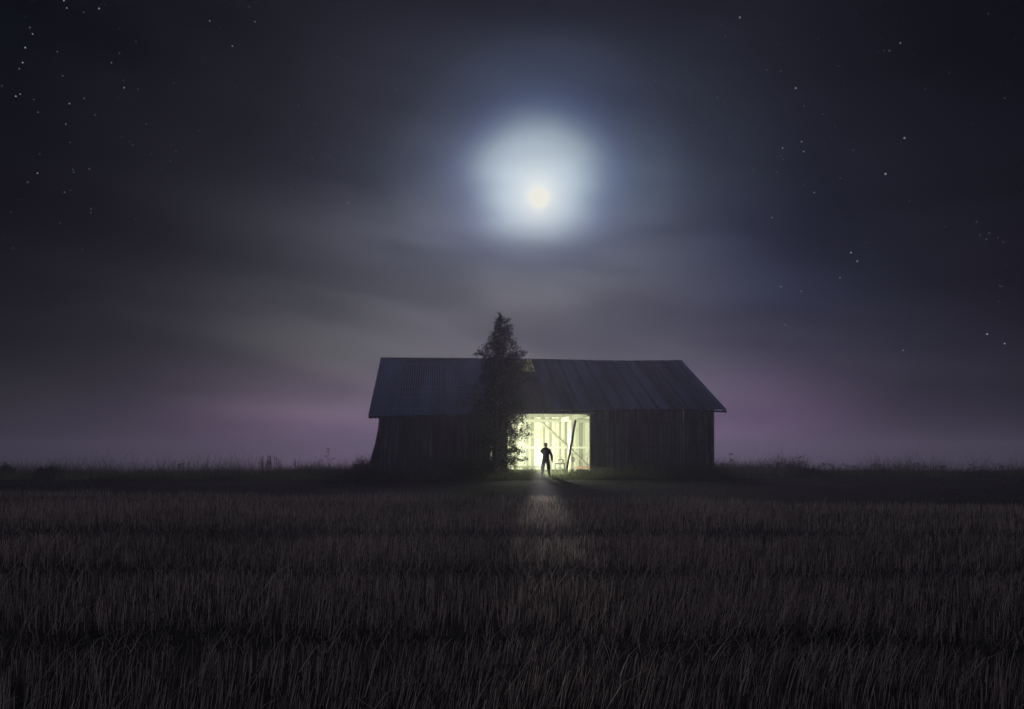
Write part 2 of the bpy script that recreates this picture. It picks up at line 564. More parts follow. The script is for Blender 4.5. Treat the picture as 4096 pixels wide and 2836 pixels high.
# ---------------------------------------------------------------- straw and grass
def blades(name, x, y, h, wid, lx, ly, m, z0=None, bend=.5, tone=None):
    """one narrow bent blade per point: a quad and a pointed or cut top"""
    n = len(x)
    z = ground_z(x, y) - .01 if z0 is None else z0
    a = rng.uniform(0, math.pi, n)
    # keep blades roughly broadside on, whichever way one looks: random facing, never paper edge only
    sx, sy = np.cos(a) * wid / 2, np.sin(a) * wid / 2
    mx, my, mz = x + lx * h * bend * .45, y + ly * h * bend * .45, z + h * .55
    k = np.sqrt(np.clip(1 - .5 * (lx ** 2 + ly ** 2), .2, 1))
    ex, ey, ez = x + lx * h, y + ly * h, z + h * k
    V = np.empty((n, 6, 3))
    V[:, 0] = np.stack([x - sx, y - sy, z], 1)
    V[:, 1] = np.stack([x + sx, y + sy, z], 1)
    V[:, 2] = np.stack([mx + sx * .9, my + sy * .9, mz], 1)
    V[:, 3] = np.stack([mx - sx * .9, my - sy * .9, mz], 1)
    V[:, 4] = np.stack([ex + sx * .55, ey + sy * .55, ez], 1)
    V[:, 5] = np.stack([ex - sx * .55, ey - sy * .55, ez], 1)
    b = np.arange(n)[:, None] * 6
    Q = np.concatenate([b + np.array([0, 1, 2, 3]), b + np.array([3, 2, 4, 5])])
    if tone is None:
        tone = rng.random(n)
    return np_mesh(name, V.reshape(-1, 3), Q, tone=np.concatenate([tone, tone]), m=m)


def scatter_wedge(y0, y1, density, margin=5.0, half=.83):
    """points in front of the photographer, between two distances"""
    w1 = half * y1 + margin
    n = int(2 * w1 * (y1 - y0) * density)
    x = rng.uniform(-w1, w1, n)
    y = rng.uniform(y0, y1, n)
    k = np.abs(x) < half * y + margin
    return x[k], y[k]


TRACKS = [(10.5, 1.0), (7.1, .7), (4.65, .5)]


def track_mask(x, y):
    t = np.zeros_like(x)
    for c, wd in TRACKS:
        d = np.abs(y + .012 * x - c + (vnoise(x, y, 1.1, 21) - .5) * .5) / (wd / 2)
        t = np.maximum(t, np.clip(1.35 - d, 0, 1))
    return np.clip(t * 1.6, 0, 1)


xs, ys, hs, ws, lxs, lys, tn = [], [], [], [], [], [], []
for y0, y1, dens, wid in ((2.0, 4.5, 700, .0032), (4.5, 7, 640, .0036), (7, 11, 520, .0042), (11, 16, 380, .0052), (16, 26, 300, .0066)):
    x, y = scatter_wedge(y0, y1, dens)
    row = .125
    y = np.round(y / row) * row + rng.normal(0, .022, len(y))           # drilled rows
    k = y < field_edge(x) + rng.normal(0, .12, len(x))
    x, y = x[k], y[k]
    n = len(x)
    t = track_mask(x, y)
    k = rng.random(n) > .55 * t
    x, y, t = x[k], y[k], t[k]
    n = len(x)
    patch = vnoise(x, y, 2.2, 31)
    sweep = np.clip((patch - .55) * 3.2, 0, 1)
    h = (.140 + .035 * rng.standard_normal(n)).clip(.06, .30) * (1 - .35 * t) * (.85 + .35 * vnoise(x, y, 3.1, 8))
    h = h * (1 + .35 * sweep)
    lx = .035 + .065 * rng.standard_normal(n) + sweep * np.clip((7.5 - y) / 3, .25, 1) * (.30 + .15 * rng.standard_normal(n)) + t * .5 * rng.standard_normal(n)
    ly = .06 * rng.standard_normal(n) + t * .4 * rng.standard_normal(n)
    loose = rng.random(n) < .05
    lx = np.where(loose, rng.normal(0, .6, n), lx).clip(-.95, .95)
    ly = np.where(loose, rng.normal(0, .4, n), ly).clip(-.7, .7)
    xs.append(x); ys.append(y); hs.append(h); lxs.append(lx); lys.append(ly)
    ws.append(wid * rng.uniform(.7, 1.3, n))
    tn.append((rng.random(n) * .75 + .25 * patch))
x, y, h, wd, lx, ly, tone = (np.concatenate(q) for q in (xs, ys, hs, ws, lxs, lys, tn))
st = blades('stubble', x, y, h, wd, lx, ly, M['straw'], tone=tone, bend=1.1)
tag(st, 'grey brown cut straw stubble covering the field in the foreground', 'stubble', kind='stuff')

# fallen straw lying about on the stubble
x, y = scatter_wedge(2.0, 9, 16)
n = len(x)
a = rng.normal(.35, .8, n)
h = rng.uniform(.15, .42, n)
fs = blades('loose_straw', x, y, h, rng.uniform(.004, .006, n), np.cos(a) * .93, np.sin(a) * .6, M['straw'], z0=ground_z(x, y) + rng.uniform(.03, .14, n), bend=1.0)
tag(fs, 'loose fallen straws lying over the stubble', 'straw', kind='stuff')

# tall grass round the barn and along the far side of the track
gx_, gy_, gh_, gw_, gl_, gm_, gt_ = [], [], [], [], [], [], []


def add_grass(x, y, hmean, hvar, wid, lean=.18):
    n = len(x)
    if not n:
        return
    clump = vnoise(x, y, .9, 41)
    h = (hmean * (1 + hvar * rng.standard_normal(n))).clip(.06, 1.3) * (.55 + .9 * clump)
    gx_.append(x); gy_.append(y); gh_.append(h)
    gw_.append(wid * rng.uniform(.6, 1.4, n))
    gl_.append((lean + .30 * rng.standard_normal(n)).clip(-.85, .85))
    gm_.append((.25 * rng.standard_normal(n)).clip(-.8, .8))
    gt_.append((.35 + .65 * rng.random(n)) * (.4 + .6 * vnoise(x, y, 1.7, 43)))


def in_barn(x, y, pad=0.0):
    qx, qy = x - BARN_O.x, y - BARN_O.y
    u, v = qx * UD.x + qy * UD.y, qx * VD.x + qy * VD.y
    return (u > .3 - pad) & (u < BL - .3 + pad) & (v > .48 - pad) & (v < 2 * BHALF - .5 + pad), u, v


def place(x0, x1, y0, y1, dens):
    n = int((x1 - x0) * (y1 - y0) * dens)
    return rng.uniform(x0, x1, n), rng.uniform(y0, y1, n)


# verge in front of the barn: short near the track, taller at the boards, trampled before the door
x, y = place(-12, 16, 29.2, 35.6, 210)
ins, u, v = in_barn(x, y)
DOOR0, DOOR1 = 7.0, 11.75
k = ~ins & (v > -3.9 + .8 * vnoise(x, y, 1.4, 5)) & (v < .46)
x, y, u, v = x[k], y[k], u[k], v[k]
near = np.clip((v + 3.6) / 3.6, 0, 1)
door = np.exp(-((u - 9.3) / 1.5) ** 2)
hm = (.13 + .46 * near ** 1.2) * (1 - .72 * door)
hm = np.where(u > 13, hm * 1.25, hm)
add_grass(x, y, hm, .3, .013)
# inside the doorway, on the earth floor
x, y = place(0, 6, 33.5, 37.0, 150)
ins, u, v = in_barn(x, y)
k = (v > .4) & (v < 2.4) & (u > DOOR0) & (u < DOOR1) & (rng.random(len(x)) < np.exp(-(v / 1.4) ** 2) * .95)
x, y = x[k], y[k]
add_grass(x, y, .12 + .30 * vnoise(x, y, 1.0, 55), .4, .012)
x, y = place(-.2, 5.5, 33.0, 35.4, 260)
ins, u, v = in_barn(x, y)
k = (v > -.9) & (v < .75) & (u > DOOR0) & (u < DOOR1) & (np.abs(x - 1.75) > .38 + .1 * rng.standard_normal(len(x)))
add_grass(x[k], y[k], .10 + .30 * vnoise(x[k], y[k], 1.3, 56), .4, .011)
# meadow left and right of the barn
for x0, x1, y0, y1, dens, wid in ((-40, 42, 30.0, 42, 85, .016), (-60, 62, 42, 60, 22, .028)):
    x, y = place(x0, x1, y0, y1, dens)
    ins, u, v = in_barn(x, y, .15)
    k = ~ins & (v > -2.2 + 1.2 * vnoise(x, y, 1.4, 5)) & ~((u > -.4) & (u < BL + .4) & (v < .6))
    x, y, v = x[k], y[k], v[k]
    add_grass(x, y, .10 + .11 * np.clip((v + 2.2) / 2.5, 0, 1), .4, wid)
# sparse taller stems that break up the skyline
for x0, x1, y0, y1, dens in ((-44, -6.3, 30.5, 43, 75), (10.4, 46, 32.5, 43, 75)):
    x, y = place(x0, x1, y0, y1, dens)
    k = vnoise(x, y, 3.0, 61) > .2
    x, y = x[k], y[k]
    add_grass(x, y, .12 + (.30 + .75 * vnoise(x, y, 5.0, 62)) * rng.random(len(x)) ** 1.5, .25, .0085, .05)
# thin short grass on the track
x, y = place(-30, 32, 14, 32, 22)
k = (y > field_edge(x) + .2) & (y < 31 + .105 * x) & (vnoise(x, y, 1.6, 77) > .45)
add_grass(x[k], y[k], np.full(k.sum(), .07), .4, .012, .1)
x, y, h, wd, lx, ly, tone = (np.concatenate(q) for q in (gx_, gy_, gh_, gw_, gl_, gm_, gt_))
gs = blades('grass', x, y, h, wd, lx, ly, M['grass'], tone=tone)
tag(gs, 'long rough grass growing round the barn and beside the track', 'grass', kind='stuff')

# ---------------------------------------------------------------- barn
barn = empty('barn', BARN_O, BARN_T)
tag(barn, 'old weathered wooden barn with metal roof, lit inside through its open doorway', 'barn')


def u_at(px, v):
    k = (px - CX) / FPX
    p = BARN_O + VD * v
    return (k * p.y - p.x) / (UD.x - k * UD.y)


def z_at(px, py, v):
    p = BARN_O + UD * u_at(px, v) + VD * v
    return EYE + (HY - py) / FPX * p.y


def local(px, py, v):
    return Vector((u_at(px, v), v, z_at(px, py, v)))


EAVE = [(1472, 1664), (1600, 1661.5), (1853, 1656), (2050, 1649), (2300, 1642), (2450, 1640), (2600, 1638), (2750, 1639), (2912, 1643)]
RIDGE = [(1523, 1433), (1764, 1434.5), (2000, 1436), (2200, 1439.5), (2400, 1444), (2500, 1445), (2650, 1444), (2729, 1443)]
eu = [u_at(px, 0) for px, _ in EAVE]
ez = [z_at(px, py, 0) for px, py in EAVE]
ru = [u_at(px, BHALF) for px, _ in RIDGE]
rz_ = [z_at(px, py, BHALF) for px, py in RIDGE]


def roof_z(u, v):
    e, r = np.interp(u, eu, ez), np.interp(u, ru, rz_)
    v = np.asarray(v, float)
    s = np.where(v <= BHALF, v / BHALF, (2 * BHALF - v) / BHALF)
    return e + (r - e) * s


def flare(u, z):
    """the left end of the old wall bows outwards towards the ground"""
    return -.78 * max(0, 1 - z / 3.1) ** 1.55 * max(0, 1 - u / 3.2)


def board_run(b, u0, u1, v, thick, z0, ztop, wmin=.11, wmax=.19, gap_at=(), segs=5, out=-1, bend=True, lapd=.018, dark=1.0):
    """vertical boards, every other one lapped over its neighbours"""
    u, k = u0, 0
    while u < u1 - .02:
        wd = min(random.uniform(wmin, wmax), u1 - u)
        if u1 - u - wd < .05:
            wd = u1 - u
        a, c = u, u + wd
        lap = k % 2
        vv = v + out * (lapd * lap) + random.uniform(-.004, .004)
        ea, ec = (a - .02, c + .02) if lap else (a, c)
        for g in gap_at:
            if a < g < c:
                ec = g - .004
                lap = 0
        tone = random.random() if lap else random.random() * dark
        jig = random.uniform(-.012, .03)
        if dark < 1 and random.random() < .65:
            ec -= random.uniform(.012, .04)
        zt = ztop((a + c) / 2)
        zs = np.linspace(z0 + jig, zt, segs + 1)
        for i in range(segs):
            za, zb = zs[i], zs[i + 1]
            f = (lambda uu, z: flare(uu - u0, z)) if bend else (lambda uu, z: 0)
            y0, y1 = vv, vv - out * thick
            b.hexa([(ea + f(a, za), y0, za), (ec + f(c, za), y0, za), (ec + f(c, za), y1, za), (ea + f(a, za), y1, za),
                    (ea + f(a, zb), y0, zb), (ec + f(c, zb), y0, zb), (ec + f(c, zb), y1, zb), (ea + f(a, zb), y1, zb)], tone)
        u = c
        k += 1


VF, VB = .5, 2 * BHALF - .6
UL, UR = u_at(1517, VF), u_at(2857, VF)
D0, D1 = u_at(2027, VF), u_at(2360, VF)
slit = u_at(1962, VF)
front = MB()
board_run(front, UL, D0, VF, .028, -.05, lambda u: float(roof_z(u, VF)) - .03, gap_at=(slit,), segs=6)
front.build('wall', M['boards'], barn)
right = MB()
RD = u_at(2735, VF)
board_run(right, RD, UR, VF, .028, -.05, lambda u: float(roof_z(u, VF)) - .03, bend=False)
board_run(right, D1 + .02, RD - .02, VF + .10, .028, -.05, lambda u: float(roof_z(u, VF + .1)) - .03, bend=False)
right.build('wall', M['boards'], barn)
# front of the wall over the doorway
hd = MB()
zt = z_at(2200, 1656, VF)
hd.box(D0 - .2, D1 + .2, VF + .03, VF + .19, zt, zt + .26)
hd.build('lintel', M['timber'], barn)
for q in (D0, D1 - .0):
    jb = MB()
    jb.box(q - (.14 if q == D0 else -.012), q + (0 if q == D0 else .14), VF + .032, VF + .16, -.05, zt - .003)
    jb.build('door_post', M['boards'], barn)

# pair of closed sliding doors right of the opening
sd = empty('sliding_door')
sd.parent = barn
MIDU = u_at(2604, VF)
for a, c in ((D1 + .02, MIDU - .03), (MIDU + .03, RD - .02)):
    lf = MB()
    board_run(lf, a, c, VF + .02, .028, .05, lambda u: z_at(2550, 1697, VF), wmin=.10, wmax=.16, bend=False)
    lf.build('door_leaf', M['boards'], sd)
st_ = MB()
st_.box(MIDU - .028, MIDU + .028, VF - .01, VF + .06, .05, z_at(2604, 1664, VF))
st_.build('pale_batten', M['pale_board'], sd)
rl = MB()
rl.bar((D1 + .05, VF - .06, z_at(2380, 1686, VF)), (RD - .05, VF - .06, z_at(2730, 1694, VF)), .09, .09)
rl.build('rail', M['boards'], sd)
rl = MB()
rl.bar((D1 + .05, VF - .02, z_at(2380, 1783, VF)), (RD - .05, VF - .02, z_at(2730, 1791, VF)), .05, .09)
rl.build('ledge', M['boards'], sd)

# back and gable walls: pale planed boards seen from inside
bk = MB()
board_run(bk, UL, UR, VB, .03, -.05, lambda u: float(roof_z(u, VB)) - .03, wmin=.09, wmax=.20, out=-1, segs=1, bend=False, lapd=.035, dark=.85)
bk.build('wall', M['planed'], barn)


def gable(u, sgn, bow):
    g = MB()
    v, k = VF + .001, 0
    while v < VB - .001:
        v1 = min(v + random.uniform(.15, .25), VB)
        tone = random.random()
        uo = u + sgn * .014 * (k % 2)
        zt0, zt1 = float(roof_z(u, v)) - .03, float(roof_z(u, v1)) - .03
        zs = [0, .25, .5, .75, 1]
        for i in range(4):
            p = []
            for s in (zs[i], zs[i + 1]):
                za, zb = -.05 + (zt0 + .05) * s, -.05 + (zt1 + .05) * s
                fa = flare(0, za) if bow else 0
                fb = flare(0, zb) if bow else 0
                p += [(uo + fa, v, za), (uo + fa + .03, v, za), (uo + fb + .03, v1, zb), (uo + fb, v1, zb)]
            g.hexa(p, tone)
        v, k = v1, k + 1
    g.build('wall', M['boards'], barn)


gable(UL + .002, -1, True)
gable(UR - .034, 1, False)

# roof
def sheet(u0, u1, v0, v1, prof, step, name, m, rows=9, lift=0.0, tone_w=.85):
    us = np.arange(u0, u1 + step * .5, step)
    vs = np.linspace(v0, v1, rows)
    U, Vv = np.meshgrid(us, vs, indexing='ij')
    Z = roof_z(U, Vv) + prof(U) + lift
    i = np.arange(U.size).reshape(U.shape)
    q = np.stack([i[:-1, :-1].ravel(), i[1:, :-1].ravel(), i[1:, 1:].ravel(), i[:-1, 1:].ravel()], 1)
    cell = np.floor(((U[:-1, :-1] + .3) / tone_w)).ravel().astype(int)
    tones = np.random.default_rng(5).random(400)[cell % 400]
    if prof is seamed:                                     # darker tone along the lapped seams
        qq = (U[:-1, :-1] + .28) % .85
        on_seam = (np.abs(qq - .10) < .03) | (np.abs(qq - .21) < .03)
        tones = np.where(on_seam.ravel(), -2.2, tones)
    o = np_mesh(name, np.stack([U.ravel(), Vv.ravel(), Z.ravel()], 1), q, tone=tones, m=m, parent=barn)
    o.data.polygons.foreach_set('use_smooth', [True] * len(q))
    return o


def corrugated(U):
    return .008 * np.sin(U * 2 * math.pi / .13)


def seamed(U):
    z = .003 * np.sin(U * 2 * math.pi / .095)
    q = (U + .28) % .85
    for c in (.10, .21):
        z = z + .055 * np.clip(1.3 - np.abs(q - c) / .028, 0, 1)
    return z


U1, U2 = u_at(2010, 3), u_at(2131, 6.3)
sheet(0, U1, 0, BHALF, corrugated, .012, 'roof', M['metal_sheet'])
S0 = u_at(2074, 6.3)
sheet(U1 - .05, S0 + .03, 0, BHALF, corrugated, .012, 'roof', M['rust_sheet'], lift=.012)
sheet(S0, U2 + .05, 0, 4.9, corrugated, .012, 'roof', M['rust_sheet'], lift=.016)
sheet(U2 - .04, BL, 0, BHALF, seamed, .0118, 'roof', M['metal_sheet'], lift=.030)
sheet(0, BL, 2 * BHALF, BHALF, corrugated, .024, 'roof', M['galvanised'])
sheet(S0, U2 + .05, 4.75, BHALF, corrugated, .012, 'skylight', M['skylight'], lift=.004)
rc = MB()
for i in range(40):
    a, c = BL * i / 40, BL * (i + 1) / 40
    za, zc = float(roof_z(a, BHALF)) + .02, float(roof_z(c, BHALF)) + .02
    rc.bar((a, BHALF, za), (c, BHALF, zc), .22, .035)
rc.build('ridge_cap', M['metal_sheet'], barn)
fa = MB()
for i in range(24):
    a, c = .02 + (BL - .04) * i / 24, .02 + (BL - .04) * (i + 1) / 24
    za, zc = float(roof_z(a, .04)), float(roof_z(c, .04))
    d = .145 if a < 6 else .115
    fa.hexa([(a, .05, za - d), (c, .05, zc - d), (c, .085, zc - d), (a, .085, za - d), (a, .05, za - .014), (c, .05, zc - .014), (c, .085, zc - .014), (a, .085, za - .014)], .35 + .3 * random.random())
fa.build('fascia', M['boards'], barn)
for uu in (.03, BL - .06):
    vg = MB()
    for (va, vb) in ((.09, BHALF), (BHALF, 2 * BHALF - .02)):
        za, zb = float(roof_z(uu, va)) - .02, float(roof_z(uu, vb)) - .02
        vg.hexa([(uu, va, za - .16), (uu + .03, va, za - .16), (uu + .03, vb, zb - .16), (uu, vb, zb - .16), (uu, va, za), (uu + .03, va, za), (uu + .03, vb, zb), (uu, vb, zb)])
    vg.build('bargeboard', M['boards'], barn)

# frame inside
for uu in np.linspace(.9, BL - .9, 13):
    rf = MB()
    for va, vb in ((.12, BHALF), (2 * BHALF - .12, BHALF)):
        rf.bar((uu, va, float(roof_z(uu, va)) - .14), (uu, vb, float(roof_z(uu, vb)) - .14), .07, .15)
    rf.build('rafter', M['timber'], barn)
for vv in (.7, 1.3, 1.9, 2.5, 3.2, 4.2, 6.0, 7.5, 8.6, 9.4, 10.1, 10.8, 11.5, 12.2):
    pu = MB()
    for i in range(10):
        a, c = .4 + (BL - .8) * i / 10, .4 + (BL - .8) * (i + 1) / 10
        pu.bar((a, vv, float(roof_z(a, vv)) - .036), (c, vv, float(roof_z(c, vv)) - .036), .09, .035)
    pu.build('purlin', M['timber'], barn)


def beam(name, p, q, wd, h, m='timber'):
    b = MB()
    b.bar(p, q, wd, h)
    return b.build(name, M[m], barn, bevel=.008)


VBI = VB - .09
beam('wall_plate', (UL + .1, VBI, z_at(2200, 1683, VBI)), (UR - .1, VBI, z_at(2200, 1683, VBI)), .16, .22, 'planed')
zg = z_at(2200, 1790, VBI)
beam('girt', (UL + .1, VBI + .02, zg), (UR - .1, VBI + .02, zg), .07, .13, 'planed')
for yy in (1728, 1748):
    beam('girt', local(2060, yy, VBI + .012), local(2159, yy, VBI + .012), .055, .15 if yy == 1728 else .09)
beam('sill_beam', (UL + .1, VBI, .22), (u_at(2165, VBI), VBI, .22), .14, .14, 'planed')
for px, wd in ((2167, .22), (1995, .18), (2420, .18)):
    u = u_at(px, VBI - .06)
    beam('post', (u, VBI - .09, -.05), (u, VBI - .09, z_at(2200, 1690, VBI)), wd, .12)
beam('brace', local(2169, 1694, VBI - .17), local(2363, 1876, VBI - .17), .05, .15)
beam('brace', local(2091, 1750, VBI - .05), local(2114, 1786, VBI - .05), .05, .12)
ub = u_at(2262, 7.6)
zb = z_at(2255, 1680, 8.4)
beam('tie_beam', (ub, .75, zb), (ub, 8.6, zb), .24, .26)
up = u_at(2279, 6.4)
beam('post', (up - .03, 6.4, -.05), (up + .02, 6.4, zb - .13), .145, .145)

# ---------------------------------------------------------------- things in the barn
lp = MB()
p0, p1 = at(2263, 1800 + (EYE + .02) * FPX / 37.0, 37.0), at(2302, 1681, 38.0)
pts = [p0.lerp(p1, t) + Vector((random.uniform(-.012, .012), 0, 0)) for t in np.linspace(0, 1, 9)]
lp.tube(pts, [.062, .06, .063, .066, .066, .07, .066, .064, .062], 9)
tag(lp.build('leaning_pole', M['log'], smooth=True), 'dark round pole leaning inside the lit doorway', 'pole')

# sewing table with treadle frame
tp = at(2238, 1800, 38.6)
tab = empty('sewing_table', (tp.x, tp.y, 0), BARN_T * .5 - .12)
tag(tab, 'old treadle table with ornate iron legs standing inside the barn', 'table')
b = MB()
b.box(-.34, .36, -.2, .22, .635, .665)
b.build('table_top', M['timber'], tab, bevel=.006)
b = MB()
b.box(-.30, .32, -.17, .19, .565, .633)
b.build('apron', M['iron'], tab)
for s in (-.26, .28):
    b = MB()
    b.tube([(s, -.16, 0), (s, -.1, .2), (s, -.02, .34), (s, -.1, .5), (s, -.15, .634)], .024, 6)
    b.tube([(s, .18, 0), (s, .12, .2), (s, .02, .34), (s, .12, .5), (s, .17, .634)], .024, 6)
    b.tube([(s, -.16, .03), (s, .18, .03)], .020, 6)
    b.tube([(s, -.15, .62), (s, .17, .62)], .020, 6)
    for k in range(3):
        b.tube([(s + .001, .01 + .07 * math.cos(t), .15 + .17 * k + .06 * math.sin(t)) for t in np.linspace(0, 2 * math.pi, 11)], .013, 5, cap=False)
    b.build('leg', M['iron'], tab)
b = MB()
b.tube([(-.26, .01, .33), (-.1, .01, .16), (.1, .01, .16), (.28, .01, .33)], .020, 6)
b.tube([(-.26, .01, .16), (-.1, .01, .34), (.1, .01, .34), (.28, .01, .16)], .020, 6)
b.build('cross_stretcher', M['iron'], tab)
b = MB()
b.box(-.12, .14, -.09, .1, .075, .09)
b.tube([(-.26, 0, .083), (.28, 0, .083)], .01, 6)
b.build('treadle', M['iron'], tab)
sw = empty('sewing_machine', (tp.x + .1, tp.y, .667), BARN_T * .5 - .12)
tag(sw, 'small black sewing machine sitting on the treadle table', 'sewing machine')
b = MB()
b.box(-.2, .16, -.07, .07, 0, .025)
b.tube([(.10, 0, .02), (.10, 0, .12), (.09, 0, .17), (.04, 0, .185), (-.14, 0, .18), (-.16, 0, .16), (-.165, 0, .05)], [.035, .03, .033, .03, .026, .026, .014], 8)
b.build('body', M['iron'], sw, smooth=True)
b = MB()
b.tube([(.145, .06 * math.cos(t), .14 + .06 * math.sin(t)) for t in np.linspace(0, 2 * math.pi, 13)], .011, 6, cap=False)
b.tube([(.11, 0, .14), (.15, 0, .14)], .012, 6)
b.tube([(.145, -.06, .14), (.145, .06, .14)], .006, 5)
b.build('hand_wheel', M['iron'], sw)

# red boards and a dead branch on the floor by the back wall
rp = at(2330, 1800, 43.6)
b = MB()
for k in range(3):
    b.bar((-.55, .03 * k, .05 + .032 * k), (.55 - .1 * k, -.05 + .05 * k, .06 + .034 * k), .2, .028)
rd = b.build('red_planks', M['red'])
rd.location = (rp.x, rp.y, .16)
tag(rd, 'faded red planks lying in a low stack at the foot of the back wall', 'planks')
for k in (-.5, .5):
    b = MB()
    b.bar((k, -.12, -.08), (k, .13, -.08), .1, .16)
    b.build('timber_block', M['timber'], rd)
b = MB()
b.tube([(.09 * math.sin(t), .012 * math.cos(3 * t), .15 * math.cos(t)) for t in np.linspace(0, 2 * math.pi, 19)], .022, 6, cap=False)
b.tube([(0, .0, .15), (0, .05, .24)], .01, 5)
rope = b.build('rope_coil', M['weed'])
rope.location = barn.matrix_basis @ local(2291, 1838, VBI - .16)
tag(rope, 'coil of dark rope hanging on the back wall', 'rope')
b = MB()
bp = at(2325, 1800, 43.0)


def twig(b, p, d, L, r, depth):
    pts, q = [p.copy()], p.copy()
    dd = d.normalized()
    for i in range(5):
        dd = (dd + Vector((random.uniform(-.3, .3), random.uniform(-.2, .2), random.uniform(-.2, .25)))).normalized()
        q = q + dd * (L / 5)
        pts.append(q.copy())
    b.tube(pts, list(np.linspace(r, r * .45, 6)), 5)
    if depth:
        for i in (2, 3, 4):
            twig(b, pts[i], dd + Vector((random.uniform(-1, 1), random.uniform(-.5, .5), random.uniform(-.4, .8))), L * .6, r * .55, depth - 1)


twig(b, Vector((-.3, 0, .05)), Vector((.7, 0, .6)), 1.0, .022, 2)
twig(b, Vector((.5, 0, .02)), Vector((-.3, 0, .9)), .9, .018, 2)
db = b.build('dead_branch', M['weed'])
db.location = (bp.x, bp.y, .03)
tag(db, 'bare dead branch lying in front of the red planks', 'branch')

# lamp on a tripod stand behind the man: the light of the barn
LY = 38.2
LP = at(2155, 1823, LY)
lamp = empty('work_lamp', (LP.x, LP.y, 0))
tag(lamp, 'work lamp with a round globe on a tripod, inside the barn behind the man', 'lamp')
b = MB()
b.ball((0, 0, LP.z), .20, seg=24, rings=14)
b.build('globe', M['globe'], lamp, smooth=True)
b = MB()
b.tube([(0, 0, .3), (0, 0, LP.z - .24)], .014, 8)
b.tube([(0, 0, LP.z - .31), (0, 0, LP.z - .235)], [.05, .06], 12)
b.build('pole', M['iron'], lamp)
for a in (.4, 2.5, 4.6):
    b = MB()
    b.tube([(0, 0, .62), (.42 * math.cos(a), .42 * math.sin(a), 0)], .010, 6)
    b.build('leg', M['iron'], lamp)
LCOL = (.94, 1.0, .70)


def lamp_light(name, kind, energy, target=None, cone=150, blend=.6, off=(0, 0, 0), size=.1, col=LCOL, host=None, at_=None):
    ld = bpy.data.lights.new(name, kind)
    ld.energy = energy
    ld.color = col
    ld.shadow_soft_size = size
    lo = bpy.data.objects.new(name, ld)
    C.objects.link(lo)
    at_ = at_ or LP
    lo.parent = host or lamp
    lo.location = Vector((0, 0, at_.z)) + Vector(off)
    if kind == 'SPOT':
        ld.spot_size = math.radians(cone)
        ld.spot_blend = blend
        d = Vector(target) - (Vector(at_) + Vector(off))
        lo.rotation_euler = d.to_track_quat('-Z', 'Y').to_euler()
    return lo


lamp_light('barn_beam', 'SPOT', 6400, (LP.x - .6, 46, 2.6), 132, 1.0, (0, .28, 0))
lamp_light('near_glow', 'POINT', 800, off=(0, -.28, 0))
lamp_light('floor_beam', 'SPOT', 3000, (LP.x + .25, LY - 1.75, 0), 62, .6, (0, -.28, 0))


# ---------------------------------------------------------------- man in the doorway
def skin(name, joints, links, m, parent, sub=2, root=0, flat=None):
    """grow one smooth surface over a skeleton of joints (position, radius x, radius y)"""
    me = bpy.data.meshes.new(name)
    me.from_pydata([j[0] for j in joints], links, [])
    o = bpy.data.objects.new(name, me)
    C.objects.link(o)
    md = o.modifiers.new('skin', 'SKIN')
    md.use_smooth_shade = True
    for i, j in enumerate(joints):
        sv = me.skin_vertices[0].data[i]
        sv.radius = (j[1], j[2] if len(j) > 2 else j[1])
        sv.use_root = i == root
    s = o.modifiers.new('subd', 'SUBSURF')
    s.levels = s.render_levels = sub
    dg = bpy.context.evaluated_depsgraph_get()
    out = bpy.data.meshes.new_from_object(o.evaluated_get(dg))
    o.modifiers.clear()
    o.data = out
    bpy.data.meshes.remove(me)
    out.name = name
    out.materials.clear()
    out.materials.append(m)
    out.polygons.foreach_set('use_smooth', [True] * len(out.polygons))
    if parent:
        o.parent = parent
    return o


def merge(target, other):
    bm = bmesh.new()
    bm.from_mesh(target.data)
    bm.from_mesh(other.data)
    bm.to_mesh(target.data)
    bm.free()
    me = other.data
    bpy.data.objects.remove(other)
    bpy.data.meshes.remove(me)


MANY = 33.9
mp_ = at(2183, 1800, MANY)
body = skin('person', [
    ((0, 0, .96), .13, .10), ((0, .005, 1.12), .125, .095), ((0, -.005, 1.30), .15, .105), ((0, -.01, 1.43), .10, .08), ((0, 0, 1.52), .058, .060),
    ((0, .015, 1.60), .080, .090), ((0, .015, 1.69), .092, .105), ((0, .005, 1.755), .066, .078),
    ((.18, -.01, 1.41), .065), ((.315, -.03, 1.13), .046), ((.33, .02, .88), .033),
    ((-.18, -.01, 1.41), .065), ((-.28, -.02, 1.10), .046), ((-.33, .19, .965), .033),
    ((.10, 0, .90), .095), ((.145, .02, .50), .062), ((.19, -.01, .10), .045), ((.215, .11, .04), .04, .03),
    ((-.10, 0, .90), .095), ((-.15, .02, .50), .062), ((-.19, -.01, .10), .045), ((-.22, .11, .04), .04, .03),
], [(0, 1), (1, 2), (2, 3), (3, 4), (4, 5), (5, 6), (6, 7), (3, 8), (8, 9), (9, 10), (3, 11), (11, 12), (12, 13),
    (0, 14), (14, 15), (15, 16), (16, 17), (0, 18), (18, 19), (19, 20), (20, 21)], M['skin'], None)


